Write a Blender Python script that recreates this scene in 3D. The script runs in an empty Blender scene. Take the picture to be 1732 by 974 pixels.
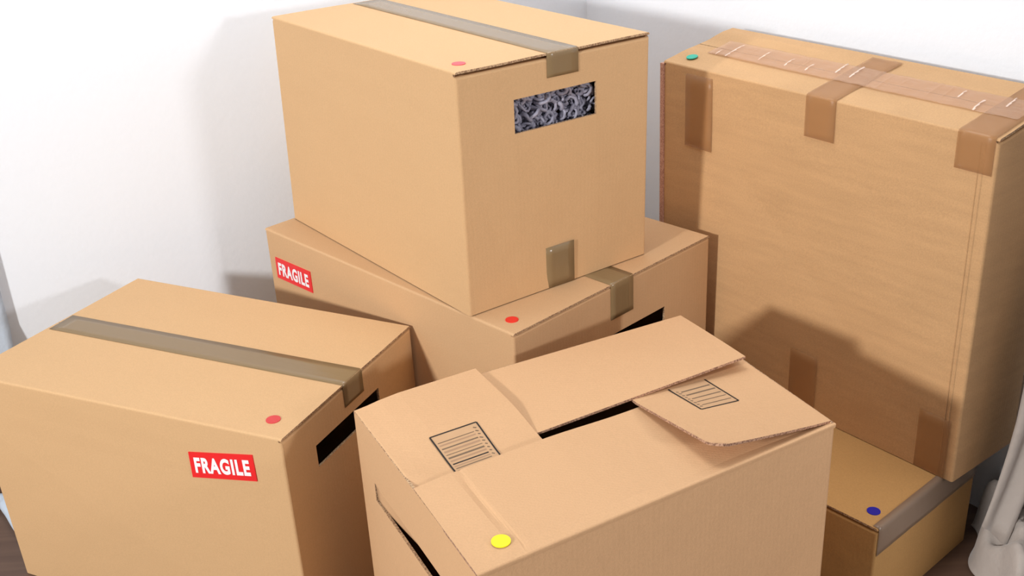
import bpy, bmesh, math, random
from mathutils import Vector, Matrix, noise

C = bpy.context.scene.collection
scene = bpy.context.scene

# ------------------------------------------------------------------ camera
CAM_H, PITCH, ROLL, FPX = 1.2815, 0.4430, -0.0516, 1875.9
cd = bpy.data.cameras.new('camera')
cam = bpy.data.objects.new('camera', cd)
C.objects.link(cam)
cd.sensor_width = 36.0
cd.lens = FPX / 1732.0 * 36.0
cd.clip_start = 0.05
fwd = Vector((0, math.cos(PITCH), -math.sin(PITCH)))
right = Vector((1, 0, 0))
down = Vector((0, -math.sin(PITCH), -math.cos(PITCH)))
cx = math.cos(ROLL) * right - math.sin(ROLL) * down
cy = math.sin(ROLL) * right + math.cos(ROLL) * down
m = Matrix.Identity(4)
for i in range(3):
    m[i][0] = cx[i]; m[i][1] = -cy[i]; m[i][2] = -fwd[i]
m[2][3] = CAM_H
cam.matrix_world = m
scene.camera = cam

# ------------------------------------------------------------------ light and exposure
scene.view_settings.view_transform = 'Standard'
scene.view_settings.look = 'None'
scene.view_settings.gamma = 1.0
scene.view_settings.use_curve_mapping = False
scene.view_settings.exposure = 0.0

w = bpy.data.worlds.new('room_light')
scene.world = w
w.use_nodes = True
bg = w.node_tree.nodes['Background']
bg.inputs[0].default_value = (0.96, 0.975, 1.0, 1)
bg.inputs[1].default_value = 0.29


def area(name, loc, target, size, power, col):
    ld = bpy.data.lights.new(name, 'AREA')
    ld.shape = 'DISK'
    ld.size = size
    ld.energy = power
    ld.color = col
    o = bpy.data.objects.new(name, ld)
    C.objects.link(o)
    o.location = loc
    o.rotation_euler = (Vector(target) - Vector(loc)).to_track_quat('-Z', 'Y').to_euler()
    return o


area('window_light', (-2.2, -0.9, 1.64), (0.1, 1.8, 0.5), 0.28, 89, (1.0, 0.985, 0.965))
area('lamp_light', (1.85, -0.4, 1.33), (-0.2, 1.9, 0.5), 0.22, 21, (1.0, 0.98, 1.0))
area('overhead_fill', (-0.1, 1.7, 2.25), (0.0, 1.7, 0.5), 0.9, 14.5, (1.0, 0.99, 1.0))  # fill light added overhead to brighten the box tops


# ------------------------------------------------------------------ materials
def nt(name):
    mt = bpy.data.materials.new(name)
    mt.use_nodes = True
    n = mt.node_tree.nodes
    return mt, n, mt.node_tree.links, n['Principled BSDF']


def srgb(r, g, b):
    def f(c):
        c /= 255.0
        return c / 12.92 if c <= 0.04045 else ((c + 0.055) / 1.055) ** 2.4
    return (f(r), f(g), f(b), 1)


def kraft(name, col, spread=0.06, mottled=0.3, streak=0.25):
    mt, n, l, p = nt(name)
    p.inputs['Roughness'].default_value = 0.72
    p.inputs['Specular IOR Level'].default_value = 0.25
    tc = n.new('ShaderNodeTexCoord')
    # fine paper fibre
    mp = n.new('ShaderNodeMapping'); mp.inputs['Scale'].default_value = (1, 1, 1.0)
    l.new(tc.outputs['Object'], mp.inputs[0])
    n1 = n.new('ShaderNodeTexNoise'); n1.inputs['Scale'].default_value = 420; n1.inputs['Detail'].default_value = 3
    n2 = n.new('ShaderNodeTexNoise'); n2.inputs['Scale'].default_value = 7; n2.inputs['Detail'].default_value = 4
    mp3 = n.new('ShaderNodeMapping'); mp3.inputs['Scale'].default_value = (9, 9, 70)
    l.new(tc.outputs['Object'], mp3.inputs[0])
    n3 = n.new('ShaderNodeTexNoise'); n3.inputs['Scale'].default_value = 1.0; n3.inputs['Detail'].default_value = 5
    l.new(mp.outputs[0], n1.inputs[0]); l.new(mp.outputs[0], n2.inputs[0]); l.new(mp3.outputs[0], n3.inputs[0])
    mixa = n.new('ShaderNodeMath'); mixa.operation = 'MULTIPLY_ADD'
    l.new(n1.outputs[0], mixa.inputs[0]); mixa.inputs[1].default_value = 0.9
    mm = n.new('ShaderNodeMath'); mm.operation = 'MULTIPLY'; mm.inputs[1].default_value = mottled
    l.new(n2.outputs[0], mm.inputs[0]); l.new(mm.outputs[0], mixa.inputs[2])
    mixb = n.new('ShaderNodeMath'); mixb.operation = 'MULTIPLY_ADD'
    l.new(n3.outputs[0], mixb.inputs[0]); mixb.inputs[1].default_value = streak; l.new(mixa.outputs[0], mixb.inputs[2])
    tot = 0.45 + mottled * 0.5 + streak * 0.5
    ramp = n.new('ShaderNodeMapRange')
    l.new(mixb.outputs[0], ramp.inputs[0])
    ramp.inputs[1].default_value = tot - 0.35; ramp.inputs[2].default_value = tot + 0.35
    ramp.inputs[3].default_value = 1 - spread * 1.6; ramp.inputs[4].default_value = 1 + spread * 1.6
    vm = n.new('ShaderNodeVectorMath'); vm.operation = 'SCALE'
    vm.inputs[0].default_value = col[:3]
    l.new(ramp.outputs[0], vm.inputs['Scale'])
    l.new(vm.outputs[0], p.inputs['Base Color'])
    # flutes of the corrugated board showing through the liner
    sx = n.new('ShaderNodeSeparateXYZ'); l.new(tc.outputs['Object'], sx.inputs[0])
    ad = n.new('ShaderNodeMath'); l.new(sx.outputs[0], ad.inputs[0]); l.new(sx.outputs[1], ad.inputs[1])
    ml = n.new('ShaderNodeMath'); ml.operation = 'MULTIPLY'; ml.inputs[1].default_value = 2 * math.pi / 0.0075
    l.new(ad.outputs[0], ml.inputs[0])
    sn = n.new('ShaderNodeMath'); sn.operation = 'SINE'; l.new(ml.outputs[0], sn.inputs[0])
    b1 = n.new('ShaderNodeMath'); b1.operation = 'MULTIPLY_ADD'; b1.inputs[1].default_value = 0.10
    l.new(sn.outputs[0], b1.inputs[0])
    l.new(n1.outputs[0], b1.inputs[2])
    bu = n.new('ShaderNodeBump'); bu.inputs['Strength'].default_value = 0.22; bu.inputs['Distance'].default_value = 0.0012
    l.new(b1.outputs[0], bu.inputs['Height'])
    b2 = n.new('ShaderNodeBump'); b2.inputs['Strength'].default_value = 0.25; b2.inputs['Distance'].default_value = 0.012
    l.new(n2.outputs[0], b2.inputs['Height']); l.new(bu.outputs[0], b2.inputs['Normal'])
    l.new(b2.outputs[0], p.inputs['Normal'])
    return mt


def edge_mat(name, c1, c2):
    """raw cut edge of corrugated board: little stripes of light flute and dark gap"""
    mt, n, l, p = nt(name)
    p.inputs['Roughness'].default_value = 0.9
    tc = n.new('ShaderNodeTexCoord')
    ns = n.new('ShaderNodeTexNoise'); ns.inputs['Scale'].default_value = 420; ns.inputs['Detail'].default_value = 1
    l.new(tc.outputs['Object'], ns.inputs[0])
    r = n.new('ShaderNodeValToRGB')
    r.color_ramp.elements[0].position = 0.40; r.color_ramp.elements[0].color = c2
    r.color_ramp.elements[1].position = 0.58; r.color_ramp.elements[1].color = c1
    l.new(ns.outputs[0], r.inputs[0]); l.new(r.outputs[0], p.inputs['Base Color'])
    return mt


def plain(name, col, rough=0.5, spec=0.5, bump=0, bscale=50, bdist=0.001, alpha=1.0, coat=0):
    mt, n, l, p = nt(name)
    p.inputs['Roughness'].default_value = rough
    p.inputs['Specular IOR Level'].default_value = spec
    p.inputs['Alpha'].default_value = alpha
    p.inputs['Coat Weight'].default_value = coat
    tc = n.new('ShaderNodeTexCoord')
    ns = n.new('ShaderNodeTexNoise'); ns.inputs['Scale'].default_value = bscale; ns.inputs['Detail'].default_value = 4
    l.new(tc.outputs['Object'], ns.inputs[0])
    mr = n.new('ShaderNodeMapRange'); mr.inputs[3].default_value = 0.93; mr.inputs[4].default_value = 1.07
    l.new(ns.outputs[0], mr.inputs[0])
    vm = n.new('ShaderNodeVectorMath'); vm.operation = 'SCALE'; vm.inputs[0].default_value = col[:3]
    l.new(mr.outputs[0], vm.inputs['Scale']); l.new(vm.outputs[0], p.inputs['Base Color'])
    if bump:
        bu = n.new('ShaderNodeBump'); bu.inputs['Strength'].default_value = bump; bu.inputs['Distance'].default_value = bdist
        l.new(ns.outputs[0], bu.inputs['Height']); l.new(bu.outputs[0], p.inputs['Normal'])
    return mt


def tape_mat(name, col, rough, alpha, wrinkle=0.5):
    mt, n, l, p = nt(name)
    p.inputs['Base Color'].default_value = col
    p.inputs['Roughness'].default_value = rough
    p.inputs['Specular IOR Level'].default_value = 0.6
    p.inputs['Alpha'].default_value = alpha
    tc = n.new('ShaderNodeTexCoord')
    mp = n.new('ShaderNodeMapping'); mp.inputs['Scale'].default_value = (90, 14, 20)
    l.new(tc.outputs['Object'], mp.inputs[0])
    ns = n.new('ShaderNodeTexNoise'); ns.inputs['Scale'].default_value = 1; ns.inputs['Detail'].default_value = 5
    l.new(mp.outputs[0], ns.inputs[0])
    bu = n.new('ShaderNodeBump'); bu.inputs['Strength'].default_value = wrinkle; bu.inputs['Distance'].default_value = 0.002
    l.new(ns.outputs[0], bu.inputs['Height']); l.new(bu.outputs[0], p.inputs['Normal'])
    return mt


KRAFT = kraft('kraft_board', srgb(210, 171, 126), 0.045, 0.15, 0.10)
KRAFT_D = kraft('kraft_board_pinkish', srgb(210, 168, 126), 0.045, 0.15, 0.10)
KRAFT_B = kraft('kraft_board_tan', srgb(206, 167, 125), 0.045, 0.15, 0.10)
KRAFT_E = kraft('kraft_board_worn', srgb(202, 161, 116), 0.07, 0.35, 0.75)
KRAFT_F = kraft('kraft_board_ochre', srgb(192, 148, 92), 0.06, 0.3, 0.3)
EDGE = edge_mat('raw_corrugated_edge', srgb(200, 168, 130), srgb(140, 106, 80))
EDGE_DARK = edge_mat('raw_corrugated_edge_dark', srgb(186, 146, 118), srgb(128, 92, 72))
EDGE_PINK = edge_mat('raw_corrugated_edge_pinkish', srgb(206, 160, 138), srgb(178, 130, 110))
TAPE = tape_mat('brown_packing_tape', srgb(136, 113, 80), 0.24, 1.0, 0.25)
TAPE_E = tape_mat('clear_brown_tape', srgb(192, 140, 90), 0.36, 0.40, 0.3)
TAPE_CLEAR = tape_mat('clear_glossy_tape', srgb(224, 178, 142), 0.22, 0.30, 0.8)
CREASE_GLINT = tape_mat('painted_tape_glint', srgb(250, 224, 206), 0.2, 0.8, 0.3)  # pale colour painted on the ridges for the tape's glossy reflections
TAPE_F = tape_mat('greyish_clear_tape', srgb(165, 142, 122), 0.3, 0.55, 0.6)
RED = plain('red_label_paper', srgb(236, 40, 42), 0.4, 0.4)
WHITE_INK = plain('white_print', (0.95, 0.93, 0.95, 1), 0.4, 0.3)
INK = plain('black_print', (0.018, 0.015, 0.013, 1), 0.6, 0.3)
INK_FAINT = plain('faded_black_print', srgb(120, 100, 80), 0.7, 0.2)
INK_PALE = plain('pale_black_print', srgb(172, 138, 108), 0.8, 0.2)
INK_WASH = plain('grey_print_ground', srgb(198, 160, 122), 0.8, 0.2)


# ------------------------------------------------------------------ helpers
def mesh_obj(name, verts, faces, mat, parent=None, smooth=False, mats=None, mi=None):
    me = bpy.data.meshes.new(name)
    me.from_pydata([tuple(v) for v in verts], [], faces)
    me.validate()
    o = bpy.data.objects.new(name, me)
    for x in (mats or [mat]):
        me.materials.append(x)
    if mi:
        for f, i in zip(me.polygons, mi):
            f.material_index = i
    if smooth:
        for f in me.polygons:
            f.use_smooth = True
    C.objects.link(o)
    if parent:
        o.parent = parent
    return o


def tag(o, label=None, cat=None, group=None, kind=None):
    if label: o['label'] = label
    if cat: o['category'] = cat
    if group: o['group'] = group
    if kind: o['kind'] = kind
    return o


def box_mesh(name, lo, hi, mat, parent=None, bevel=0.0):
    x0, y0, z0 = lo; x1, y1, z1 = hi
    v = [(x0, y0, z0), (x1, y0, z0), (x1, y1, z0), (x0, y1, z0), (x0, y0, z1), (x1, y0, z1), (x1, y1, z1), (x0, y1, z1)]
    f = [(3, 2, 1, 0), (4, 5, 6, 7), (0, 1, 5, 4), (1, 2, 6, 5), (2, 3, 7, 6), (3, 0, 4, 7)]
    o = mesh_obj(name, v, f, mat, parent)
    if bevel:
        b = o.modifiers.new('bevel', 'BEVEL'); b.width = bevel; b.segments = 2
    return o


def bilerp(q, s, t):
    return (q[0] * (1 - s) + q[1] * s) * (1 - t) + (q[3] * (1 - s) + q[2] * s) * t


def grid(name, fn, nu, nv, mat, parent, thick=0.004, bevel=0.0, rim=None, smooth=True, us=None, vs=None, skip=None, flip=False, offset=-1, barcode=None):
    """surface fn(u,v)->Vector sampled on a grid, given thickness"""
    us = us or [i / nu for i in range(nu + 1)]
    vs = vs or [i / nv for i in range(nv + 1)]
    verts = [fn(u, v) for v in vs for u in us]
    W = len(us)
    faces = []
    for j in range(len(vs) - 1):
        for i in range(W - 1):
            if skip and skip((us[i] + us[i + 1]) / 2, (vs[j] + vs[j + 1]) / 2):
                continue
            f = (j * W + i, j * W + i + 1, (j + 1) * W + i + 1, (j + 1) * W + i)
            faces.append(tuple(reversed(f)) if flip else f)
    o = mesh_obj(name, verts, faces, None, parent, smooth, mats=[mat, rim or mat])
    if bevel:
        b = o.modifiers.new('fold', 'BEVEL'); b.width = bevel; b.segments = 3
        b.limit_method = 'ANGLE'; b.angle_limit = math.radians(50)
    if thick:
        s = o.modifiers.new('board', 'SOLIDIFY'); s.thickness = thick; s.offset = offset
        s.material_offset_rim = 1
        s.use_even_offset = True
    return o


def path_strip(name, pts, width_vec, mat, parent, lift=0.0006, normals=None, thick=0.0003, wav=0.0004, nw=4, seed=1, widths=None):
    """tape laid along a polyline (pts), width_vec across; normals per point"""
    verts, faces = [], []
    for i, p in enumerate(pts):
        n = normals[i]
        for j in range(nw + 1):
            a = j / nw - 0.5
            q = p + width_vec * a + n * (lift + wav * (0.5 + 0.5 * noise.noise(Vector((p.x * 30 + seed, p.y * 30, a * 9 + p.z * 30)))))
            verts.append(q)
    W = nw + 1
    for i in range(len(pts) - 1):
        for j in range(nw):
            faces.append((i * W + j, (i + 1) * W + j, (i + 1) * W + j + 1, i * W + j + 1))
    o = mesh_obj(name, verts, faces, mat, parent, True)
    s = o.modifiers.new('film', 'SOLIDIFY'); s.thickness = thick; s.offset = 0
    return o


def disc(name, centre, ex, ey, rx, mat, parent, n, lift=0.0006):
    k = 32
    c = centre + n * lift
    verts = [c + ex * (rx * math.cos(2 * math.pi * i / k)) + ey * (rx * math.sin(2 * math.pi * i / k)) for i in range(k)]
    verts += [v - n * (lift + 0.0002) for v in verts]
    faces = [tuple(range(k))] + [(i, (i + 1) % k, (i + 1) % k + k, i + k)[::-1] for i in range(k)]
    return mesh_obj(name, verts, faces, mat, parent)


def text_mesh(s, bold=0.043):
    cu = bpy.data.curves.new('lettering', 'FONT')
    cu.body = s; cu.offset = bold; cu.size = 1.0
    cu.space_character = 1.14
    cu.resolution_u = 6
    o = bpy.data.objects.new('lettering', cu)
    C.objects.link(o)
    dg = bpy.context.evaluated_depsgraph_get()
    me = bpy.data.meshes.new_from_object(o.evaluated_get(dg))
    bpy.data.objects.remove(o)
    vs = [v.co.copy() for v in me.vertices]
    fs = [tuple(p.vertices) for p in me.polygons]
    bpy.data.meshes.remove(me)
    x0 = min(v.x for v in vs); x1 = max(v.x for v in vs); y0 = min(v.y for v in vs); y1 = max(v.y for v in vs)
    return [((v.x - x0) / (x1 - x0), (v.y - y0) / (y1 - y0)) for v in vs], fs


FRAG = text_mesh('FRAGILE')


def fragile(parent, tl, tr, br, bl, n):
    """label: corners in reading order, n outward normal"""
    q = [tl, tr, br, bl]
    v = [p + n * 0.0016 for p in q] + [p - n * 0.0004 for p in q]
    f = [(0, 3, 2, 1), (0, 1, 5, 4), (1, 2, 6, 5), (2, 3, 7, 6), (3, 0, 4, 7)]
    st = mesh_obj('fragile_label', v, f, RED, parent)
    st['label'] = 'red warning label reading FRAGILE in white capitals'
    vs, fs = FRAG
    # letters fill the label, with a red margin
    L = [bilerp(q, 0.07 + 0.86 * x, 1 - (0.19 + 0.62 * y)) + n * 0.0020 for x, y in vs]
    mesh_obj('lettering', L, fs, WHITE_INK, st)
    return st


class Carton:
    """a closed carton. top/bot: dicts F,R,L,K of world corners (F nearest vertical edge,
    R end of the short face to the right, L end of the long face to the left, K hidden back)"""

    def __init__(s, name, label, top, bot, mat, cat='cardboard box', group=None):
        s.mat = mat
        F = bot['F']
        R = bot['R']
        ang = math.atan2(R.y - F.y, R.x - F.x)
        e = bpy.data.objects.new(name, None)
        e.empty_display_size = 0.1
        C.objects.link(e)
        ctr = (bot['F'] + bot['R'] + bot['L'] + bot['K']) / 4
        e.location = ctr
        e.rotation_euler = (0, 0, ang)
        tag(e, label, cat, group)
        s.e = e
        inv = (Matrix.Translation(ctr) @ Matrix.Rotation(ang, 4, 'Z')).inverted()
        s.T = {k: inv @ v for k, v in top.items()}
        s.B = {k: inv @ v for k, v in bot.items()}

    def face(s, a, b):
        """quad of face a->b: top-a, top-b, bottom-b, bottom-a ; local point by metres (s along, t down)"""
        return [s.T[a], s.T[b], s.B[b], s.B[a]]

    def normal(s, a, b):
        q = s.face(a, b)
        n = (q[1] - q[0]).cross(q[3] - q[0]).normalized()
        c = (q[0] + q[1]) / 2
        mid = (s.T['F'] + s.T['K']) / 2
        if (c - mid).dot(n) < 0: n = -n
        return n

    def at(s, a, b, x, t):
        q = s.face(a, b)
        W = (q[1] - q[0]).length
        H = q[0].z - q[3].z
        return bilerp(q, x / W, t / H)

    def top(s, x, y):
        """x metres toward R, y metres toward L"""
        F, R, L, K = s.T['F'], s.T['R'], s.T['L'], s.T['K']
        return bilerp([F, R, K, L], x / (R - F).length, y / (L - F).length)

    def body(s, drop=0.006, holes=(), name='body', rise=None, long_open=0.0):
        """four side walls folded from one sheet; holes: (a,b,x0,x1,t0,t1)"""
        verts, faces = [], []
        order = [('F', 'R'), ('R', 'K'), ('K', 'L'), ('L', 'F')]
        H0 = s.T['F'].z - s.B['F'].z
        ts = {0.0, 1.0}
        for h in holes: ts |= {h[4] / H0, h[5] / H0}
        ts = sorted(ts)
        for a, b in order:
            q = s.face(a, b)
            W = (q[1] - q[0]).length
            ends = (a, b) in (('F', 'R'), ('K', 'L'))
            xs = {0.0, 1.0} if ends else {0.0, 0.006 / W, 1 - 0.006 / W, 1.0}
            hs = [h for h in holes if (h[0], h[1]) in ((a, b), (b, a))]
            spans = []
            for h in hs:
                x0, x1 = (h[2] / W, h[3] / W) if h[0] == a else (1 - h[3] / W, 1 - h[2] / W)
                spans.append((x0, x1, h[4] / H0, h[5] / H0))
                xs |= {x0, x1}
            xs = sorted(xs)
            base = len(verts)
            for t in ts:
                for x in xs:
                    top_d = drop if (ends or x in (0.0, 1.0)) else 0.0035
                    verts.append(bilerp(q, x, top_d / H0 if t == 0 else t))
            n = len(xs)
            for j in range(len(ts) - 1):
                for i in range(n - 1):
                    mx = (xs[i] + xs[i + 1]) / 2; mt_ = (ts[j] + ts[j + 1]) / 2
                    if any(x0 < mx < x1 and u0 < mt_ < u1 for x0, x1, u0, u1 in spans):
                        continue
                    faces.append((base + j * n + i, base + (j + 1) * n + i, base + (j + 1) * n + i + 1, base + j * n + i + 1))
        # minor flaps, folded in below the major ones
        for a, b in (('F', 'R'), ('K', 'L')):
            q = s.face(a, b)
            W = (q[1] - q[0]).length
            opp = {'F': 'L', 'R': 'K', 'K': 'R', 'L': 'F'}
            xs = {0.0, 1.0}
            for h in holes:
                if (h[0], h[1]) == (a, b): xs |= {h[2] / W, h[3] / W}
            xs = sorted(xs)
            p0 = bilerp(q, 0, drop / H0); p1 = bilerp(q, 1, drop / H0)
            o0 = (s.T[opp[a]] - s.T[a]).normalized() * 0.15; o1 = (s.T[opp[b]] - s.T[b]).normalized() * 0.15
            f0 = p0 + o0; f1 = p1 + o1
            base = len(verts)
            verts += [p0.lerp(p1, x) for x in xs] + [f0.lerp(f1, 0.02 + 0.96 * x) - V(0, 0, 0.001) for x in xs]
            n = len(xs)
            for i in range(n - 1):
                faces.append((base + i, base + i + 1, base + n + i + 1, base + n + i))
        me = bpy.data.meshes.new(name)
        me.from_pydata([tuple(v) for v in verts], [], faces)
        bm = bmesh.new(); bm.from_mesh(me)
        bmesh.ops.remove_doubles(bm, verts=bm.verts, dist=0.0008)
        bm.normal_update()
        c = sum((v.co for v in bm.verts), Vector()) / len(bm.verts)
        for f in bm.faces:
            mc = f.calc_center_median() - c
            if mc.z > 0 and abs(f.normal.z) > 0.7:
                if f.normal.z < 0: f.normal_flip()
            elif f.normal.dot(mc) < 0:
                f.normal_flip()
        bm.to_mesh(me); bm.free()
        me.materials.append(s.mat); me.materials.append(EDGE)
        o = bpy.data.objects.new(name, me); C.objects.link(o); o.parent = s.e
        b = o.modifiers.new('fold', 'BEVEL'); b.width = 0.004; b.segments = 3; b.limit_method = 'ANGLE'; b.angle_limit = math.radians(50)
        k = o.modifiers.new('board', 'SOLIDIFY'); k.thickness = 0.004; k.offset = -1; k.material_offset_rim = 1
        return o

    def flap(s, a, b, oa, ob, width_frac=0.5, gap=0.0008, wave=0.0012, end_lift=0.0, seed=0, name='top_flap', over=0.0):
        """major flap hinged on edge a-b, reaching toward oa-ob; a short lip turns down the side"""
        A, B_, OA, OB = s.T[a], s.T[b], s.T[oa], s.T[ob]
        n = 14
        wd = width_frac - gap / (OA - A).length

        def fn(u, v):
            if v < 0:
                # lip over the side wall
                q = s.face(a, b)
                H = q[0].z - q[3].z
                return bilerp(q, u, 0.0035 / H)
            p = A.lerp(B_, u).lerp(OA.lerp(OB, u), v * wd)
            z = wave * noise.noise(Vector((u * 2.3 + seed, v * 1.7, seed))) * math.sin(math.pi * min(1, v + 0.02))
            z += end_lift * (abs(u - 0.5) * 2) ** 6 * v * (1.2 - v) * 2
            return p + Vector((0, 0, z))
        flip = (B_ - A).cross(OA - A).z < 0
        o = grid(name, fn, n, 0, s.mat, s.e, 0.0035, 0.0035, EDGE, True, vs=[-1, 0, 0.03, 0.15, 0.3, 0.5, 0.7, 0.85, 1.0], flip=flip)
        o.data.polygons.foreach_set('use_smooth', [False] * len(o.data.polygons))
        return o

    def tape_over(s, x0, x1, y_from, y_to, down_len, end=('F', 'R'), mat=None, name='packing_tape', sag=0.0):
        """tape along the top from y_from to y_to (toward L), x0..x1 toward R, folding down the F-R end"""
        wv = (s.T['R'] - s.T['F']).normalized() * (x1 - x0)
        pts, ns = [], []
        xm = (x0 + x1) / 2
        up = Vector((0, 0, 1)); nf = s.normal('F', 'R')
        N = 24
        for i in range(N + 1):
            y = y_to + (y_from - y_to) * i / N
            pts.append(s.top(xm, y)); ns.append(up)
        if down_len > 0:
            pts[-1] = s.top(xm, 0.003)
            pts.append(s.top(xm, 0.0008) - up * 0.0006); ns.append((up * 2 + nf).normalized())
            pts.append(s.at('F', 'R', xm, 0.003)); ns.append((up + nf * 3).normalized())
            for k in range(1, 7):
                pts.append(s.at('F', 'R', xm, 0.003 + (down_len - 0.003) * k / 6)); ns.append(nf)
        return path_strip(name, pts, wv, mat or TAPE, s.e, normals=ns, seed=x0 * 10)


def V(x, y, z): return Vector((x, y, z))


def dict_z(d, z): return {k: V(v[0], v[1], z) for k, v in d.items()}


# ------------------------------------------------------------------ room
def wall_mat():
    mt, n, l, p = nt('painted_plaster')
    p.inputs['Base Color'].default_value = (0.87, 0.905, 0.955, 1)
    p.inputs['Roughness'].default_value = 0.85
    p.inputs['Specular IOR Level'].default_value = 0.2
    tc = n.new('ShaderNodeTexCoord')
    ns = n.new('ShaderNodeTexNoise'); ns.inputs['Scale'].default_value = 90; ns.inputs['Detail'].default_value = 6
    l.new(tc.outputs['Object'], ns.inputs[0])
    bu = n.new('ShaderNodeBump'); bu.inputs['Strength'].default_value = 0.25; bu.inputs['Distance'].default_value = 0.002
    l.new(ns.outputs[0], bu.inputs['Height']); l.new(bu.outputs[0], p.inputs['Normal'])
    return mt


WALL = wall_mat()


def floor_mat():
    mt, n, l, p = nt('dark_brown_floorboards')
    tc = n.new('ShaderNodeTexCoord')
    mp = n.new('ShaderNodeMapping'); mp.inputs['Scale'].default_value = (2, 40, 1); mp.inputs['Rotation'].default_value = (0, 0, 0.9)
    l.new(tc.outputs['Object'], mp.inputs[0])
    ns = n.new('ShaderNodeTexNoise'); ns.inputs['Scale'].default_value = 1.5; ns.inputs['Detail'].default_value = 6
    l.new(mp.outputs[0], ns.inputs[0])
    r = n.new('ShaderNodeValToRGB')
    r.color_ramp.elements[0].color = srgb(82, 60, 48); r.color_ramp.elements[1].color = srgb(128, 100, 82)
    l.new(ns.outputs[0], r.inputs[0]); l.new(r.outputs[0], p.inputs['Base Color'])
    p.inputs['Roughness'].default_value = 0.5
    return mt


corner = V(0.201, 2.530, 0)
dl_ = V(math.cos(math.radians(25)), math.sin(math.radians(25)), 0)
dr_ = V(math.cos(math.radians(126)), math.sin(math.radians(126)), 0)


def wall(name, a, b, h=2.5, th=0.1):
    d = (b - a).normalized(); n = V(-d.y, d.x, 0)
    # n must point away from the room (room side contains the boxes near (0,1.5))
    if (V(0, 1.5, 0) - a).dot(n) > 0: n = -n
    v = [a, b, b + n * th, a + n * th]
    v = v + [p + V(0, 0, h) for p in v]
    f = [(3, 2, 1, 0), (4, 5, 6, 7), (0, 1, 5, 4), (1, 2, 6, 5), (2, 3, 7, 6), (3, 0, 4, 7)]
    o = mesh_obj(name, v, f, WALL); tag(o, kind='structure')
    return o, n


wl, nl = wall('wall_left', corner - dl_ * 2.6, corner)
wr, nr = wall('wall_right', corner, corner - dr_ * 3.0)
mesh = [(-3.2, -1.2, 0), (3.2, -1.2, 0), (3.2, 3.2, 0), (-3.2, 3.2, 0)]
fl = mesh_obj('floor', mesh + [(x, y, -0.05) for x, y, z in mesh], [(0, 1, 2, 3), (7, 6, 5, 4), (0, 4, 5, 1), (1, 5, 6, 2), (2, 6, 7, 3), (3, 7, 4, 0)], floor_mat())
tag(fl, kind='structure')


def board(name, a, b, n, h=0.06, th=0.012):
    q = [a, b, b - n * th, a - n * th]
    v = q + [p + V(0, 0, h) for p in q]
    f = [(3, 2, 1, 0), (4, 5, 6, 7), (0, 1, 5, 4), (1, 2, 6, 5), (2, 3, 7, 6), (3, 0, 4, 7)]
    o = mesh_obj(name, v, f, WALL); tag(o, kind='structure')
    return o


# ------------------------------------------------------------------ the boxes
ZB, ZC, ZD, ZE, ZF, ZA = 0.484, 0.419, 0.4647, 0.7738, 0.190, 0.879

# --- upper box (A)
At = dict_z(dict(F=(-0.0667, 1.5829), R=(0.2419, 1.7789), L=(-0.4153, 2.0618), K=(-0.1066, 2.2578)), ZA)
Ab = dict_z(dict(F=(-0.0693, 1.5792), R=(0.2379, 1.7914), L=(-0.4231, 2.0518), K=(-0.1159, 2.2641)), ZB + 0.0018)
A = Carton('cardboard_box', 'closed brown cardboard box topmost on the stack, grey packing visible in its hand hole', At, Ab, KRAFT)
A.body(drop=0.0078, holes=[('F', 'R', 0.100, 0.257, 0.060, 0.114)])
A.flap('F', 'L', 'R', 'K', 0.5, seed=1)
A.flap('R', 'K', 'F', 'L', 0.5, seed=2)
A.tape_over(0.162, 0.222, 0.0, 0.585, 0.038)
nA = A.normal('F', 'R')
pts = [A.at('F', 'R', 0.180, 0.320 + 0.0735 * i / 5) for i in range(6)]
path_strip('packing_tape', pts, (A.T['R'] - A.T['F']).normalized() * 0.057, TAPE, A.e, normals=[nA] * 6, seed=4)
RED_DOT_PINK = plain('pinkish_red_dot', srgb(222, 84, 92), 0.5)
RED_DOT = plain('red_dot', srgb(232, 44, 32), 0.5)
RED_DOT2 = plain('dusky_red_dot', srgb(208, 58, 58), 0.5)


def dot(cart, x, y, r, mat, label, parent=None, dz=0.0):
    ex = (cart.T['R'] - cart.T['F']).normalized(); ey = (cart.T['L'] - cart.T['F']).normalized()
    ey = V(-ex.y, ex.x, 0)
    o = disc('round_sticker', cart.top(x, y) + V(0, 0, dz), ex, ey, r, mat, cart.e, V(0, 0, 1), 0.0010)
    o['label'] = label
    return o


dot(A, 0.034, 0.041, 0.0105, RED_DOT_PINK, 'faded red round dot sticker')

# --- box under it (B)
Bt = dict_z(dict(F=(-0.0019, 1.5131), R=(0.3647, 1.8613), L=(-0.4741, 2.0094), K=(-0.1074, 2.3576)), ZB)
B = Carton('cardboard_box', 'large cardboard box carrying the topmost box, FRAGILE label on its left side', Bt, dict_z(Bt, 0.001), KRAFT_B)
B.body(drop=0.0045, holes=[('F', 'R', 0.130, 0.376, 0.095, 0.135)])
B.flap('F', 'L', 'R', 'K', 0.5, seed=3, wave=0)
B.flap('R', 'K', 'F', 'L', 0.5, seed=4, wave=0)
B.tape_over(0.229, 0.288, 0.0, 0.665, 0.066)
dot(B, 0.034, 0.037, 0.0105, RED_DOT, 'bright red round dot sticker')
nb = B.normal('F', 'L')
fragile(B.e, B.at('F', 'L', 0.661, 0.054), B.at('F', 'L', 0.545, 0.052), B.at('F', 'L', 0.544, 0.096), B.at('F', 'L', 0.662, 0.098), nb)

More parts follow.
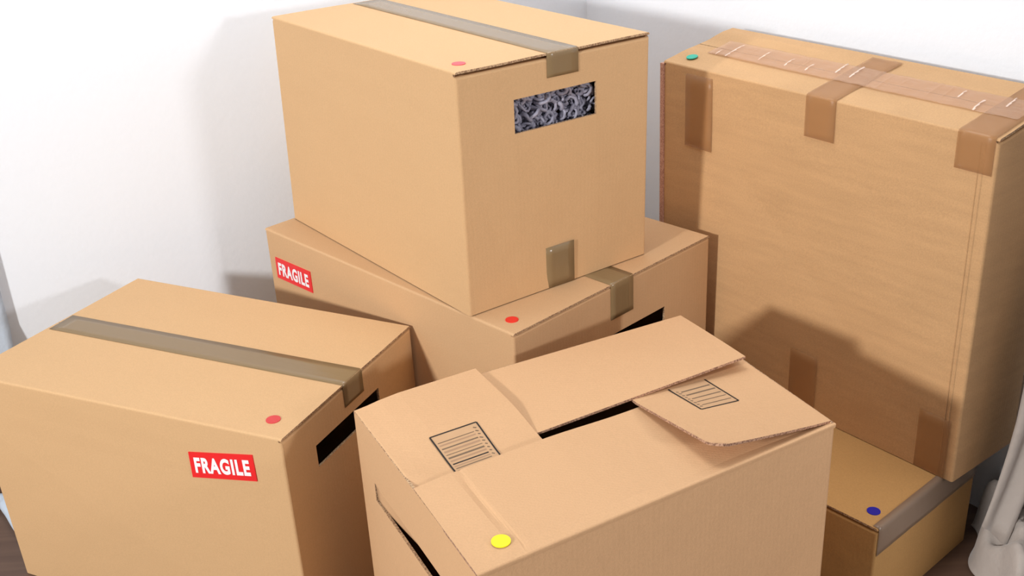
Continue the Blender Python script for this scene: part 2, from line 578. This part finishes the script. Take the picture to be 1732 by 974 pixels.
# --- left box (C)
Ct = dict_z(dict(F=(-0.3422, 1.3504), R=(-0.1775, 1.6900), L=(-0.9028, 1.5972), K=(-0.7148, 1.9492)), ZC)
Cb = dict_z(dict(F=(-0.3400, 1.3480), R=(-0.1750, 1.6920), L=(-0.9017, 1.6080), K=(-0.7180, 1.9520)), 0.001)
Cc = Carton('cardboard_box', 'cardboard box at far left, brown tape along its top, FRAGILE label on near side', Ct, Cb, KRAFT)
Cc.body(holes=[('F', 'R', 0.077, 0.260, 0.058, 0.096)])
Cc.flap('F', 'L', 'R', 'K', 0.5, seed=5)
Cc.flap('R', 'K', 'F', 'L', 0.5, seed=6)
Cc.tape_over(0.162, 0.218, 0.0, 0.607, 0.040)
dot(Cc, 0.043, 0.043, 0.0110, RED_DOT2, 'dusky red round dot sticker')
nc = Cc.normal('F', 'L')
fragile(Cc.e, Cc.at('F', 'L', 0.174, 0.057), Cc.at('F', 'L', 0.055, 0.037), Cc.at('F', 'L', 0.054, 0.083), Cc.at('F', 'L', 0.175, 0.103), nc)

# --- tall box at the right (E), standing on the low box
Et = dict(F=V(0.6904, 1.4701, ZE), L=V(0.2989, 2.0039, ZE), K=V(0.447, 2.113, ZE + 0.030), R=V(0.838, 1.579, ZE + 0.030))
Eb = dict_z(dict(F=(0.6972, 1.4762), L=(0.300, 1.990), K=(0.447, 2.103), R=(0.844, 1.585)), ZF + 0.0012)
E = Carton('cardboard_box', 'tall worn cardboard box standing on a low box, puckered clear tape across its top', Et, Eb, KRAFT_E)
E.body(drop=0.007)
E.flap('F', 'L', 'R', 'K', 0.5, seed=7, wave=0.003)
E.flap('R', 'K', 'F', 'L', 0.5, seed=8, wave=0.006)
KE = 1.05
nE = E.normal('F', 'L')
wE = (E.T['L'] - E.T['F']).normalized()


def patch(cart, a, b, x0, x1, t0, t1, mat, skew=0.0, seed=0, name='packing_tape', wav=0.0004):
    n = cart.normal(a, b)
    pts = [cart.at(a, b, (x0 + x1) / 2 + skew * i / 6, t0 + (t1 - t0) * i / 6) for i in range(7)]
    return path_strip(name, pts, (cart.T[b] - cart.T[a]).normalized() * (x1 - x0), mat, cart.e, normals=[n] * 7, seed=seed, wav=wav)


patch(E, 'F', 'L', 0.541, 0.606, 0.012, 0.146, TAPE_E, seed=11)
patch(E, 'F', 'L', 0.280, 0.338, 0.463, 0.582, TAPE_E, seed=12)
patch(E, 'F', 'L', 0.016, 0.072, 0.473, 0.582, TAPE_E, seed=13)


def cross_tape(x0, x1, down, seed, far=0.17):
    """tape running over E's top from back to front and down its broad face"""
    xm = (x0 + x1) / 2
    up = (E.T['L'] - E.T['F']).cross(E.T['R'] - E.T['F']).normalized()
    if up.z < 0: up = -up
    pts, ns = [], []
    for i in range(13):
        x = far + (0.004 - far) * i / 12
        pts.append(E.top(x, xm)); ns.append(up)
    pts.append(E.top(0.0008, xm) - up * 0.0006); ns.append((up * 2 + nE).normalized())
    pts.append(E.at('F', 'L', xm, 0.003)); ns.append((up + 3 * nE).normalized())
    for k in range(1, 7):
        pts.append(E.at('F', 'L', xm, 0.003 + (down - 0.003) * k / 6)); ns.append(nE)
    return path_strip('packing_tape', pts, wE * (x1 - x0), TAPE_E, E.e, normals=ns, seed=seed, wav=0.0008, lift=0.0015)


cross_tape(0.277, 0.336, 0.069, 21)
cross_tape(0.005, 0.064, 0.056, 22)
# long clear tape along the middle of the top, puckered into small ridges
up = (E.T['L'] - E.T['F']).cross(E.T['R'] - E.T['F']).normalized()
if up.z < 0: up = -up
rnd = random.Random(5)
ridges = [(0.03 + 0.59 * (i + rnd.random() * 0.8) / 17, 0.4 + 0.6 * rnd.random(), rnd.uniform(0, 0.6), rnd.uniform(0.3, 1.0)) for i in range(17)]


def clear_fn(u, v):
    y = 0.012 + 0.600 * u
    x = 0.062 + 0.062 * v
    p = E.top(x, y)
    h = 0.0028 + 0.0012 * noise.noise(Vector((u * 25, v * 3, 1.7)))
    for c, a, v0, dv in ridges:
        d = (y - c - (v - 0.5) * 0.006) / 0.0022
        if abs(d) < 4:
            w_ = max(0, min(1, (v - v0) / 0.1)) * max(0, min(1, (v0 + dv - v) / 0.1))
            h += 0.0022 * a * w_ * math.exp(-d * d)
    return p + up * h


ct = grid('packing_tape', clear_fn, 420, 10, TAPE_CLEAR, E.e, 0.0002, 0, None, True, offset=0)
ct['label'] = 'clear glossy tape puckered along the top seam'
ct.data.materials.append(CREASE_GLINT)
for k_, f_ in enumerate(ct.data.polygons):
    u_ = (k_ % 420 + 0.5) / 420; v_ = (k_ // 420 + 0.5) / 10
    for c_, a_, v0_, dv_ in ridges:
        if a_ > 0.55 and v0_ < v_ < v0_ + dv_ and abs(0.012 + 0.600 * u_ - c_ - (v_ - 0.5) * 0.006) < 0.0016 * a_:
            f_.material_index = 2

# raw cut edge of the side sheet standing along the left of the broad face
v = []
wd = 0.0085
for P in (E.T['L'] - V(0, 0, 0.004), E.B['L'] + V(0, 0, 0.001)):
    for s_, o_ in ((-0.002, -0.004), (wd - 0.002, -0.004), (wd - 0.002, 0.003), (-0.002, 0.003)):
        v.append(P + wE * s_ + nE * o_)
mesh_obj('raw_edge', v, [(0, 1, 5, 4), (1, 2, 6, 5), (2, 3, 7, 6), (3, 0, 4, 7), (0, 3, 2, 1), (4, 5, 6, 7)], EDGE_PINK, E.e)['label'] = 'pinkish raw corrugated edge'
# pressed score lines near the right corner
for x_, w_ in ((0.019, 0.0016), (0.026, 0.0010)):
    v = [E.at('F', 'L', x_, 0.01) + nE * 0.0002, E.at('F', 'L', x_ + w_, 0.01) + nE * 0.0011, E.at('F', 'L', x_ + 2 * w_, 0.01) + nE * 0.0002,
         E.at('F', 'L', x_, 0.575) + nE * 0.0002, E.at('F', 'L', x_ + w_, 0.575) + nE * 0.0011, E.at('F', 'L', x_ + 2 * w_, 0.575) + nE * 0.0002]
    mesh_obj('score_line', v, [(0, 1, 4, 3), (1, 2, 5, 4)], KRAFT_E, E.e)
dot(E, 0.031 * KE, 0.593 * KE, 0.0105, plain('green_dot', srgb(40, 178, 150), 0.5), 'turquoise green round dot sticker', dz=0.0025)

# --- low box at the right (F)
Ft = dict_z(dict(F=(0.5422, 1.3676), R=(0.7769, 1.5667), L=(0.318, 1.630), K=(0.553, 1.829)), ZF)
# its long side faces right, so the fold runs along F-R: swap the roles of R and L
Fs = dict(F=Ft['F'], R=Ft['L'], L=Ft['R'], K=Ft['K'])
F = Carton('cardboard_box', 'low cardboard box under the tall worn box, greyish tape along its right top edge', Fs, dict_z(Fs, 0.001), KRAFT_F)
F.body(drop=0.0075)
F.flap('F', 'L', 'R', 'K', 0.8, seed=9, wave=0)
F.flap('R', 'K', 'F', 'L', 0.2, seed=10, wave=0)
nF = F.normal('F', 'L')
dF = (F.T['L'] - F.T['F']).normalized()
eF = (F.T['R'] - F.T['F']).normalized()
LF = (F.T['L'] - F.T['F']).length
pts, ns = [], []
for d_, z_, n_ in ((0.010, 0, V(0, 0, 1)), (0.004, 0, V(0, 0, 1))):
    pts.append(F.T['F'] + dF * (LF / 2) + eF * d_); ns.append(n_)
pts.append(F.T['F'] + dF * (LF / 2) + V(0, 0, -0.001)); ns.append((V(0, 0, 1) + nF).normalized())
for k in range(1, 7):
    pts.append(F.T['F'] + dF * (LF / 2) + V(0, 0, -0.052 * k / 6)); ns.append(nF)
path_strip('packing_tape', pts, dF * (LF - 0.004), TAPE_F, F.e, normals=ns, seed=31, nw=30, wav=0.0012)['label'] = 'greyish clear tape folded over the edge'
ex = (F.T['R'] - F.T['F']).normalized()
o = disc('round_sticker', F.T['F'] + dF * 0.036 + eF * 0.030, dF, V(0, 0, 1).cross(dF), 0.0105, plain('blue_dot', srgb(20, 20, 158), 0.5), F.e, V(0, 0, 1), 0.0010)
o['label'] = 'dark blue round dot sticker'

# --- front box with interleaved flaps (D)
Dt = dict_z(dict(F=(-0.0547, 0.9813), R=(0.4221, 1.2492), K=(0.2675, 1.5873), L=(-0.2324, 1.3460)), ZD)
D = Carton('cardboard_box', 'cardboard box in the foreground with interleaved untaped top flaps and two printed barcodes', Dt, dict_z(Dt, 0.001), KRAFT_D)
KD = 0.98
WD = (D.T['L'] - D.T['F']).length
# body sheet: plain walls, hand hole in the left end
verts, faces = [], []


def add_face(a, b, xs, ts, cut=None):
    q = D.face(a, b)
    base = len(verts)
    for t in ts:
        for x in xs: verts.append(bilerp(q, x, t))
    n = len(xs)
    for j in range(len(ts) - 1):
        for i in range(n - 1):
            if cut and cut(i, j): continue
            faces.append((base + j * n + i, base + (j + 1) * n + i, base + (j + 1) * n + i + 1, base + j * n + i + 1))


HD = ZD - 0.001
t0 = 0.0005 / HD
hx0, hx1, ht0, ht1 = 0.060, 0.347, 0.088, 0.118
add_face('F', 'R', [0, 1], [t0, 1])
add_face('R', 'K', [0, 1], [t0, 1])
add_face('K', 'L', [0, 1], [t0, 1])
add_face('L', 'F', [0, 1 - hx1 / WD, 1 - hx0 / WD, 1], [t0, ht0 / HD, ht1 / HD, 1], lambda i, j: i == 1 and j == 1)
me = bpy.data.meshes.new('body')
me.from_pydata([tuple(v) for v in verts], [], faces)
bm = bmesh.new(); bm.from_mesh(me)
bmesh.ops.remove_doubles(bm, verts=bm.verts, dist=0.0008); bm.normal_update()
for f in bm.faces:
    mc = f.calc_center_median(); mc.z = 0
    if f.normal.dot(mc) < 0: f.normal_flip()
bm.to_mesh(me); bm.free()
me.materials.append(KRAFT_D); me.materials.append(EDGE)
ob = bpy.data.objects.new('body', me); C.objects.link(ob); ob.parent = D.e
b_ = ob.modifiers.new('fold', 'BEVEL'); b_.width = 0.005; b_.segments = 3; b_.limit_method = 'ANGLE'; b_.angle_limit = math.radians(50)
s_ = ob.modifiers.new('board', 'SOLIDIFY'); s_.thickness = 0.004; s_.offset = -1; s_.material_offset_rim = 1

# local frame of the lid: x along F->R, y across, z above the rim
exD = (D.T['R'] - D.T['F']).normalized()
eyD = V(-exD.y, exD.x, 0)
oD = D.T['F']


def LD(x, y, z=0.0):
    return oD + exD * (x * KD) + eyD * (y * KD) + V(0, 0, z)


def lerp(a, b, t): return a + (b - a) * t


def sm(t):
    t = max(0.0, min(1.0, t)); return t * t * (3 - 2 * t)


LID = 0.0006


def front_z(x):
    return 0.0025 - 0.0055 * sm((x - 0.20) / 0.15) - 0.004 * sm((x - 0.38) / 0.17) - 0.0028 * sm((0.070 - x) / 0.070) - 0.0012 * math.exp(-((x - 0.070) / 0.003) ** 2)


def front_fn(u, v):
    if v < 0: return LD(lerp(0.001, 0.557, u), -0.0005, -0.006)
    x = lerp(lerp(-0.001, 0.558, u), lerp(0.012, 0.548, u), v)
    y = lerp(0.1925, 0.190, u) * v
    z = front_z(x) * sm(v / 0.10) + (0.0 if v > 0 else 0)
    z -= 0.0012 * math.exp(-(((x - lerp(0.059, 0.078, v)) / 0.004) ** 2))
    return LD(x, y - 0.001, LID + z)


def back_fn(u, v):
    a = Vector((0.0241, 0.4132)).lerp(Vector((0.5894, 0.3781)), u)
    b = Vector((0.020, 0.2380)).lerp(Vector((0.556, 0.182)), u)
    if v < 0: return LD(a.x, a.y + 0.0005, -0.006)
    p = a.lerp(b, v)
    z = lerp(-0.006, 0.021, max(0.0, (p.x - 0.20) / 0.35)) * v
    return LD(p.x, p.y, LID + z)


def left_fn(u, v):
    a = Vector((0.002, 0.004)).lerp(Vector((0.0241, 0.411)), u)
    b = Vector((0.203, 0.006)).lerp(Vector((0.222, 0.407)), u)
    if v < 0: return LD(a.x - 0.0005, a.y, -0.015)
    p = a.lerp(b, v)
    z = lerp(-0.0058, 0.0065, sm((p.y - 0.185) / 0.12)) * max(sm(v * 3), 1 - sm((p.y - 0.185) / 0.04))
    z -= 0.002 * (1 - sm(p.y / 0.02)) * v
    return LD(p.x, p.y, LID + z)


def right_fn(u, v):
    a = Vector((0.559, 0.008)).lerp(Vector((0.588, 0.374)), u)
    b = Vector((0.356, 0.012)).lerp(Vector((0.372, 0.372)), u)
    if v < 0: return LD(a.x + 0.0005, a.y, -0.006)
    p = a.lerp(b, v)
    # the near free corner is curled up over the front flap and cut round
    z = lerp(0.031, 0.004, min(1.0, u / 0.5)) * v ** 1.15
    z = z - 0.006 * sm((u - 0.55) / 0.4) * v
    if v > 0.89 and u < 0.06:
        p = p + Vector((1, 0)) * 0.013 * (1 - u / 0.06) ** 2 * (v - 0.89) / 0.11
    return LD(p.x, p.y, LID + z)


VS = [-1, 0, 0.02, 0.1, 0.2, 0.35, 0.5, 0.65, 0.8, 0.9, 0.95, 1.0]
US = sorted(set([i / 24 for i in range(25)] + [0.10, 0.115, 0.12, 0.13, 0.14, 0.01, 0.03, 0.06]))
for nm, fn, fp in (('front_flap', front_fn, False), ('back_flap', back_fn, True), ('left_flap', left_fn, True), ('right_flap', right_fn, False)):
    o = grid('top_flap', fn, 0, 0, KRAFT_D, D.e, 0.0036, 0.003, EDGE_DARK, True, us=US, vs=VS, flip=fp)
    for f in o.data.polygons: f.use_smooth = False
    o.modifiers['board'].use_even_offset = False


def print_bar(fn, corners, wash, nbars, seed, lines, parent_name='barcode_print'):
    """flat print on a flap: corners in lid coordinates; z from the flap surface"""
    root = None
    q = [Vector((c[0], c[1], 0)) for c in corners]
    V_, Fc, MI = [], [], []

    def strip(a, b, wdt, mi, lift):
        d = (b - a).normalized(); n = Vector((-d.y, d.x, 0)) * wdt / 2
        k = 6
        base = len(V_)
        for i in range(k + 1):
            p = a.lerp(b, i / k)
            for s in (-1, 1):
                r = p + n * s
                V_.append(LD(r.x, r.y, LID + fn(r.x, r.y) + lift))
        for i in range(k):
            Fc.append((base + 2 * i, base + 2 * i + 2, base + 2 * i + 3, base + 2 * i + 1)); MI.append(mi)
    # ground
    if wash:
        base = len(V_)
        for j in range(5):
            for i in range(7):
                r = bilerp(q, i / 6, j / 4)
                V_.append(LD(r.x, r.y, LID + fn(r.x, r.y) + 0.0003))
        for j in range(4):
            for i in range(6):
                Fc.append((base + j * 7 + i, base + j * 7 + i + 1, base + (j + 1) * 7 + i + 1, base + (j + 1) * 7 + i)); MI.append(2)
    for a, b in lines:
        strip(q[a], q[b], 0.0024, 0, 0.0006)
    rr = random.Random(seed)
    for t, w_, mi in nbars:
        a = bilerp(q, 0.06, t); b = bilerp(q, 0.84, t)
        strip(a, b, w_ * 1.5, mi, 0.0005)
    # small figures printed beside the bars
    for i in range(9):
        a = bilerp(q, 0.87 + 0.02 * rr.random(), 0.10 + 0.088 * i); b = bilerp(q, 0.93, 0.12 + 0.088 * i + 0.02 * rr.random())
        strip(a, b, 0.0022, 1, 0.0005)
    o = mesh_obj(parent_name, V_, Fc, None, D.e, mats=[INK, INK_FAINT, INK_WASH, INK_PALE], mi=MI)
    return o


def zleft(x, y):
    v = max(0.02, (x - 0.01) / 0.2)
    return lerp(-0.0050, 0.0065, sm((y - 0.185) / 0.12)) * sm(v * 3)


def zright(x, y):
    u = (y - 0.01) / 0.36
    hx = lerp(0.559, 0.588, u)
    v = max(0.0, min(1.0, (hx - x) / 0.21))
    return lerp(0.031, 0.004, min(1.0, u / 0.5)) * v ** 1.15 - 0.006 * sm((u - 0.55) / 0.4) * v


o = print_bar(zleft, [(0.079, 0.277), (0.151, 0.276), (0.144, 0.1925), (0.076, 0.1935)], True,
              [(0.20, 0.0009, 1), (0.27, 0.0018, 3), (0.36, 0.0016, 1), (0.44, 0.0024, 3), (0.68, 0.0022, 3), (0.82, 0.0016, 3), (0.52, 0.0009, 1), (0.60, 0.0022, 1), (0.76, 0.0016, 0), (0.88, 0.0012, 1), (0.95, 0.0020, 1)], 3,
              [(0, 1), (1, 2), (0, 3)])
o['label'] = 'black framed barcode print cut off by the front flap'
o = print_bar(zright, [(0.483, 0.112), (0.421, 0.118), (0.424, 0.196), (0.486, 0.190)], True,
              [(0.15, 0.0012, 1), (0.30, 0.0012, 1), (0.45, 0.0016, 1), (0.62, 0.0022, 1), (0.78, 0.0020, 1)], 4,
              [(0, 1), (1, 2), (0, 3)])
o['label'] = 'black framed barcode print half under the back flap'
d_ = disc('round_sticker', LD(0.050, 0.033, LID + 0.0028), exD, eyD, 0.0115, plain('yellow_dot', srgb(246, 236, 8), 0.5), D.e, V(0, 0, 1), 0.0012)
d_['label'] = 'bright yellow round dot sticker'

# push-in flap of the hand hole in the left end
nD = D.normal('F', 'L')


def handle_fn(u, v):
    x = lerp(hx0 + 0.002, hx1 - 0.002, u)
    t = lerp(ht0, ht1 - 0.001, v)
    inn = 0.0008 + v * (0.0015 + 0.016 * sm((1 - u) / 0.75) * sm((u + 0.15) / 0.5))
    return D.at('F', 'L', x, t) - nD * inn


grid('handle_flap', handle_fn, 16, 6, KRAFT_D, D.e, 0.0035, 0, EDGE, True, flip=False)

# ------------------------------------------------------------------ packing curls behind the top box's hand hole
rnd = random.Random(8)
verts, faces = [], []
inwA = -nA


def curl(c, ax, ay, r, a0, a1, tr, stretch):
    n = 9; k = 5
    az = ax.cross(ay).normalized()
    base = len(verts)
    for i in range(n + 1):
        a = a0 + (a1 - a0) * i / n
        p = c + ax * (r * math.cos(a)) + ay * (r * math.sin(a) * stretch) + az * (0.003 * math.sin(2 * a))
        rd = (ax * math.cos(a) + ay * math.sin(a)).normalized()
        for j in range(k):
            b = 2 * math.pi * j / k
            verts.append(p + rd * (tr * math.cos(b)) + az * (tr * math.sin(b)))
    for i in range(n):
        for j in range(k):
            faces.append((base + i * k + j, base + i * k + (j + 1) % k, base + (i + 1) * k + (j + 1) % k, base + (i + 1) * k + j))


Mw = A.e.matrix_basis
for i in range(360):
    x = rnd.uniform(0.085, 0.275); t = rnd.uniform(0.05, 0.135); dp = rnd.uniform(0.024, 0.052)
    c = A.at('F', 'R', x, t) + inwA * dp
    ax = Vector((rnd.gauss(0, 1), rnd.gauss(0, 0.7), rnd.gauss(0, 1))).normalized()
    ay = ax.cross(Vector((rnd.gauss(0, 1), rnd.gauss(0, 1), rnd.gauss(0, 1)))).normalized()
    curl(c, ax, ay, rnd.uniform(0.007, 0.013), rnd.uniform(0, 6), rnd.uniform(7.5, 10.5), rnd.uniform(0.0023, 0.0036), rnd.uniform(0.7, 1.2))
Mloc = Matrix.Translation(A.e.location) @ A.e.rotation_euler.to_matrix().to_4x4()
vw = [Mloc @ v for v in verts]
cpk = sum(vw, Vector()) / len(vw)
pk = mesh_obj('packing_curls', [v - cpk for v in vw], faces, plain('grey_plastic_curls', srgb(168, 166, 182), 0.5, 0.4), None, True)
pk.location = cpk
tag(pk, 'grey curled packing filling seen through the hand hole of the topmost box', 'packing filler', kind='stuff')


# ------------------------------------------------------------------ curtains
def cloth_mat(name, col):
    mt, n, l, p = nt(name)
    p.inputs['Base Color'].default_value = col
    p.inputs['Roughness'].default_value = 0.8
    p.inputs['Sheen Weight'].default_value = 0.3
    tc = n.new('ShaderNodeTexCoord')
    ns = n.new('ShaderNodeTexNoise'); ns.inputs['Scale'].default_value = 500
    l.new(tc.outputs['Object'], ns.inputs[0])
    n2 = n.new('ShaderNodeTexNoise'); n2.inputs['Scale'].default_value = 22; n2.inputs['Detail'].default_value = 3
    l.new(tc.outputs['Object'], n2.inputs[0])
    bu = n.new('ShaderNodeBump'); bu.inputs['Strength'].default_value = 0.2; bu.inputs['Distance'].default_value = 0.001
    l.new(ns.outputs[0], bu.inputs['Height'])
    b2 = n.new('ShaderNodeBump'); b2.inputs['Strength'].default_value = 0.5; b2.inputs['Distance'].default_value = 0.01
    l.new(n2.outputs[0], b2.inputs['Height']); l.new(bu.outputs[0], b2.inputs['Normal'])
    l.new(b2.outputs[0], p.inputs['Normal'])
    return mt


def interp(tab, t):
    for (a, va), (b, vb) in zip(tab, tab[1:]):
        if t <= b:
            k = (t - a) / (b - a)
            return [x + (y - x) * k for x, y in zip(va, vb)]
    return list(tab[-1][1])


CLOTH = cloth_mat('grey_white_curtain_cloth', srgb(184, 174, 166))
cu = bpy.data.objects.new('curtain', None); C.objects.link(cu); cu.location = (0.95, 1.5, 0)
tag(cu, 'crumpled pale grey curtain bunching on the floor beside the low box at the right', 'curtain')


def rc_front(u, v):
    """front leaf: hangs down, its left edge flares to a pointed hem"""
    z = lerp(1.75, 0.105, v)
    x0, y0 = interp([(0.0, (0.930, 1.56)), (0.55, (0.885, 1.53)), (0.805, (0.797, 1.505)), (0.88, (0.789, 1.500)), (0.92, (0.781, 1.498)), (0.96, (0.770, 1.495)), (1.0, (0.755, 1.49))], v)
    wdt = lerp(0.30, 0.085, sm((v - 0.3) / 0.7))
    x = x0 + wdt * u
    z -= 0.075 * u * sm((v - 0.6) / 0.4) * (1.0 if u < 0.8 else 1.0)
    y = y0 - 0.02 * math.sin(u * 5.5 + 0.4) * (0.4 + 0.6 * v) - 0.10 * u * 0.3 + 0.012 * math.sin(u * 13 + v * 5)
    return V(x - 0.95, y - 1.5, z)


o = grid('front_fold', rc_front, 30, 60, CLOTH, cu, 0.003, 0, None, True, offset=0)


def rc_back(u, v):
    """second leaf further right"""
    z = lerp(1.75, 0.10, v)
    x = lerp(1.04, 0.835, sm(v)) + 0.30 * u
    y = 1.47 + 0.025 * math.sin(u * 9 + 1.0) + 0.01 * math.sin(v * 7 + u * 4) - 0.03 * v
    return V(x - 0.95, y - 1.5, z)


grid('rear_fold', rc_back, 26, 50, CLOTH, cu, 0.003, 0, None, True, offset=0)


def rc_side(u, v):
    """unseen pleats carrying the curtain toward the viewer, added to shade the low box"""
    z = lerp(1.75, 0.01, v)
    a = u * 0.95
    x = 1.02 + 0.22 * u + 0.035 * math.sin(a * 42)
    y = 1.50 - a + 0.02 * math.cos(a * 42)
    return V(x - 0.95, y - 1.5, z)


grid('unseen_side_fold', rc_side, 150, 8, CLOTH, cu, 0.003, 0, None, True, offset=0)  # out of view, added to block the light from the right


def lump(name, c, r, seed, mat, parent, amp=0.25, freq=9):
    bm = bmesh.new()
    bmesh.ops.create_icosphere(bm, subdivisions=4, radius=1)
    for vv in bm.verts:
        d = vv.co.copy()
        k = 1 + amp * (abs(noise.noise(d * 1.3 + Vector((seed, 0, 0)))) * 1.4 - 0.25) + amp * 0.35 * noise.noise(d * 3.1 + Vector((0, seed, 0)))
        vv.co = Vector((d.x * r[0] * k, d.y * r[1] * k, d.z * r[2] * k)) + Vector(c)
        if vv.co.z < 0.002: vv.co.z = 0.002
    me = bpy.data.meshes.new(name); bm.to_mesh(me); bm.free()
    me.materials.append(mat)
    for f in me.polygons: f.use_smooth = True
    o = bpy.data.objects.new(name, me); C.objects.link(o); o.parent = parent
    return o




def hem_fn(u, v):
    """cloth heaped on the floor in sharp creases"""
    y = 1.60 - 0.34 * v
    xl = 0.797 - 0.040 * sm(v / 0.45) + 0.010 * math.sin(v * 14.0 + 0.5)
    x = xl + 0.30 * u ** 1.15
    env = sm(u / 0.16) * (1.0 - 0.35 * sm((u - 0.3) / 0.7)) * (1 - 0.45 * sm((v - 0.35) / 0.65))
    r1 = 1 - abs(noise.noise(Vector((x * 11 + y * 7, y * 10 - x * 4, 3.3)))) * 2.6
    r2 = 1 - abs(noise.noise(Vector((x * 24, y * 22 + x * 10, 9.1)))) * 2.2
    z = 0.004 + env * (0.050 + 0.055 * r1 + 0.012 * r2)
    return V(x - 0.012 * env * (1 - u) - 0.95, y - 1.5, max(0.003, z))


grid('crumpled_hem', hem_fn, 60, 60, CLOTH, cu, 0.003, 0, None, True, offset=0)

CLOTH_L = cloth_mat('blue_white_curtain_cloth', srgb(196, 208, 222))
cl = bpy.data.objects.new('curtain', None); C.objects.link(cl); cl.location = (-1.1, 1.85, 0)
tag(cl, 'pale bluish curtain edge behind the left box, at the left border', 'curtain')


def lc(u, v):
    z = lerp(2.0, 0.07, v)
    x = -0.990 - 0.50 * u
    y = 2.385 + 0.466 * (x + 0.107) - 0.014 - 0.014 * (1 - math.cos(u * 18))
    k = sm((v - 0.86) / 0.14)
    y -= 0.10 * k
    x += 0.02 * k
    return V(x + 1.1, y - 1.85, z)


grid('hanging_cloth', lc, 40, 30, CLOTH_L, cl, 0.003, 0, None, True, offset=0)


def hem(pts, r, seed):
    verts, faces = [], []
    k = 10; n = 24
    P = [Vector(p) for p in pts]
    for i in range(n + 1):
        t = i / n * (len(P) - 1); j = min(int(t), len(P) - 2); f = t - j
        p = P[j].lerp(P[j + 1], f); d = (P[j + 1] - P[j]).normalized()
        sd = d.cross(V(0, 0, 1)).normalized()
        for a in range(k):
            b = 2 * math.pi * a / k
            rr = r * (1 + 0.25 * noise.noise(Vector((i * 0.35, a * 0.3, seed))))
            q = p + sd * rr * math.cos(b) + V(0, 0, rr * 1.15 * math.sin(b))
            verts.append(q - V(-1.1, 1.85, 0))
    for i in range(n):
        for a in range(k):
            faces.append((i * k + a, i * k + (a + 1) % k, (i + 1) * k + (a + 1) % k, (i + 1) * k + a))
    faces.append(tuple(range(k))[::-1]); faces.append(tuple(n * k + a for a in range(k)))
    return mesh_obj('hem_fold', verts, faces, CLOTH_L, cl, True)


hem([(-0.925, 1.690, 0.016), (-1.02, 1.815, 0.016), (-1.25, 1.80, 0.016)], 0.0125, 1)
hem([(-0.930, 1.745, 0.046), (-1.03, 1.865, 0.050), (-1.25, 1.84, 0.050)], 0.013, 2)
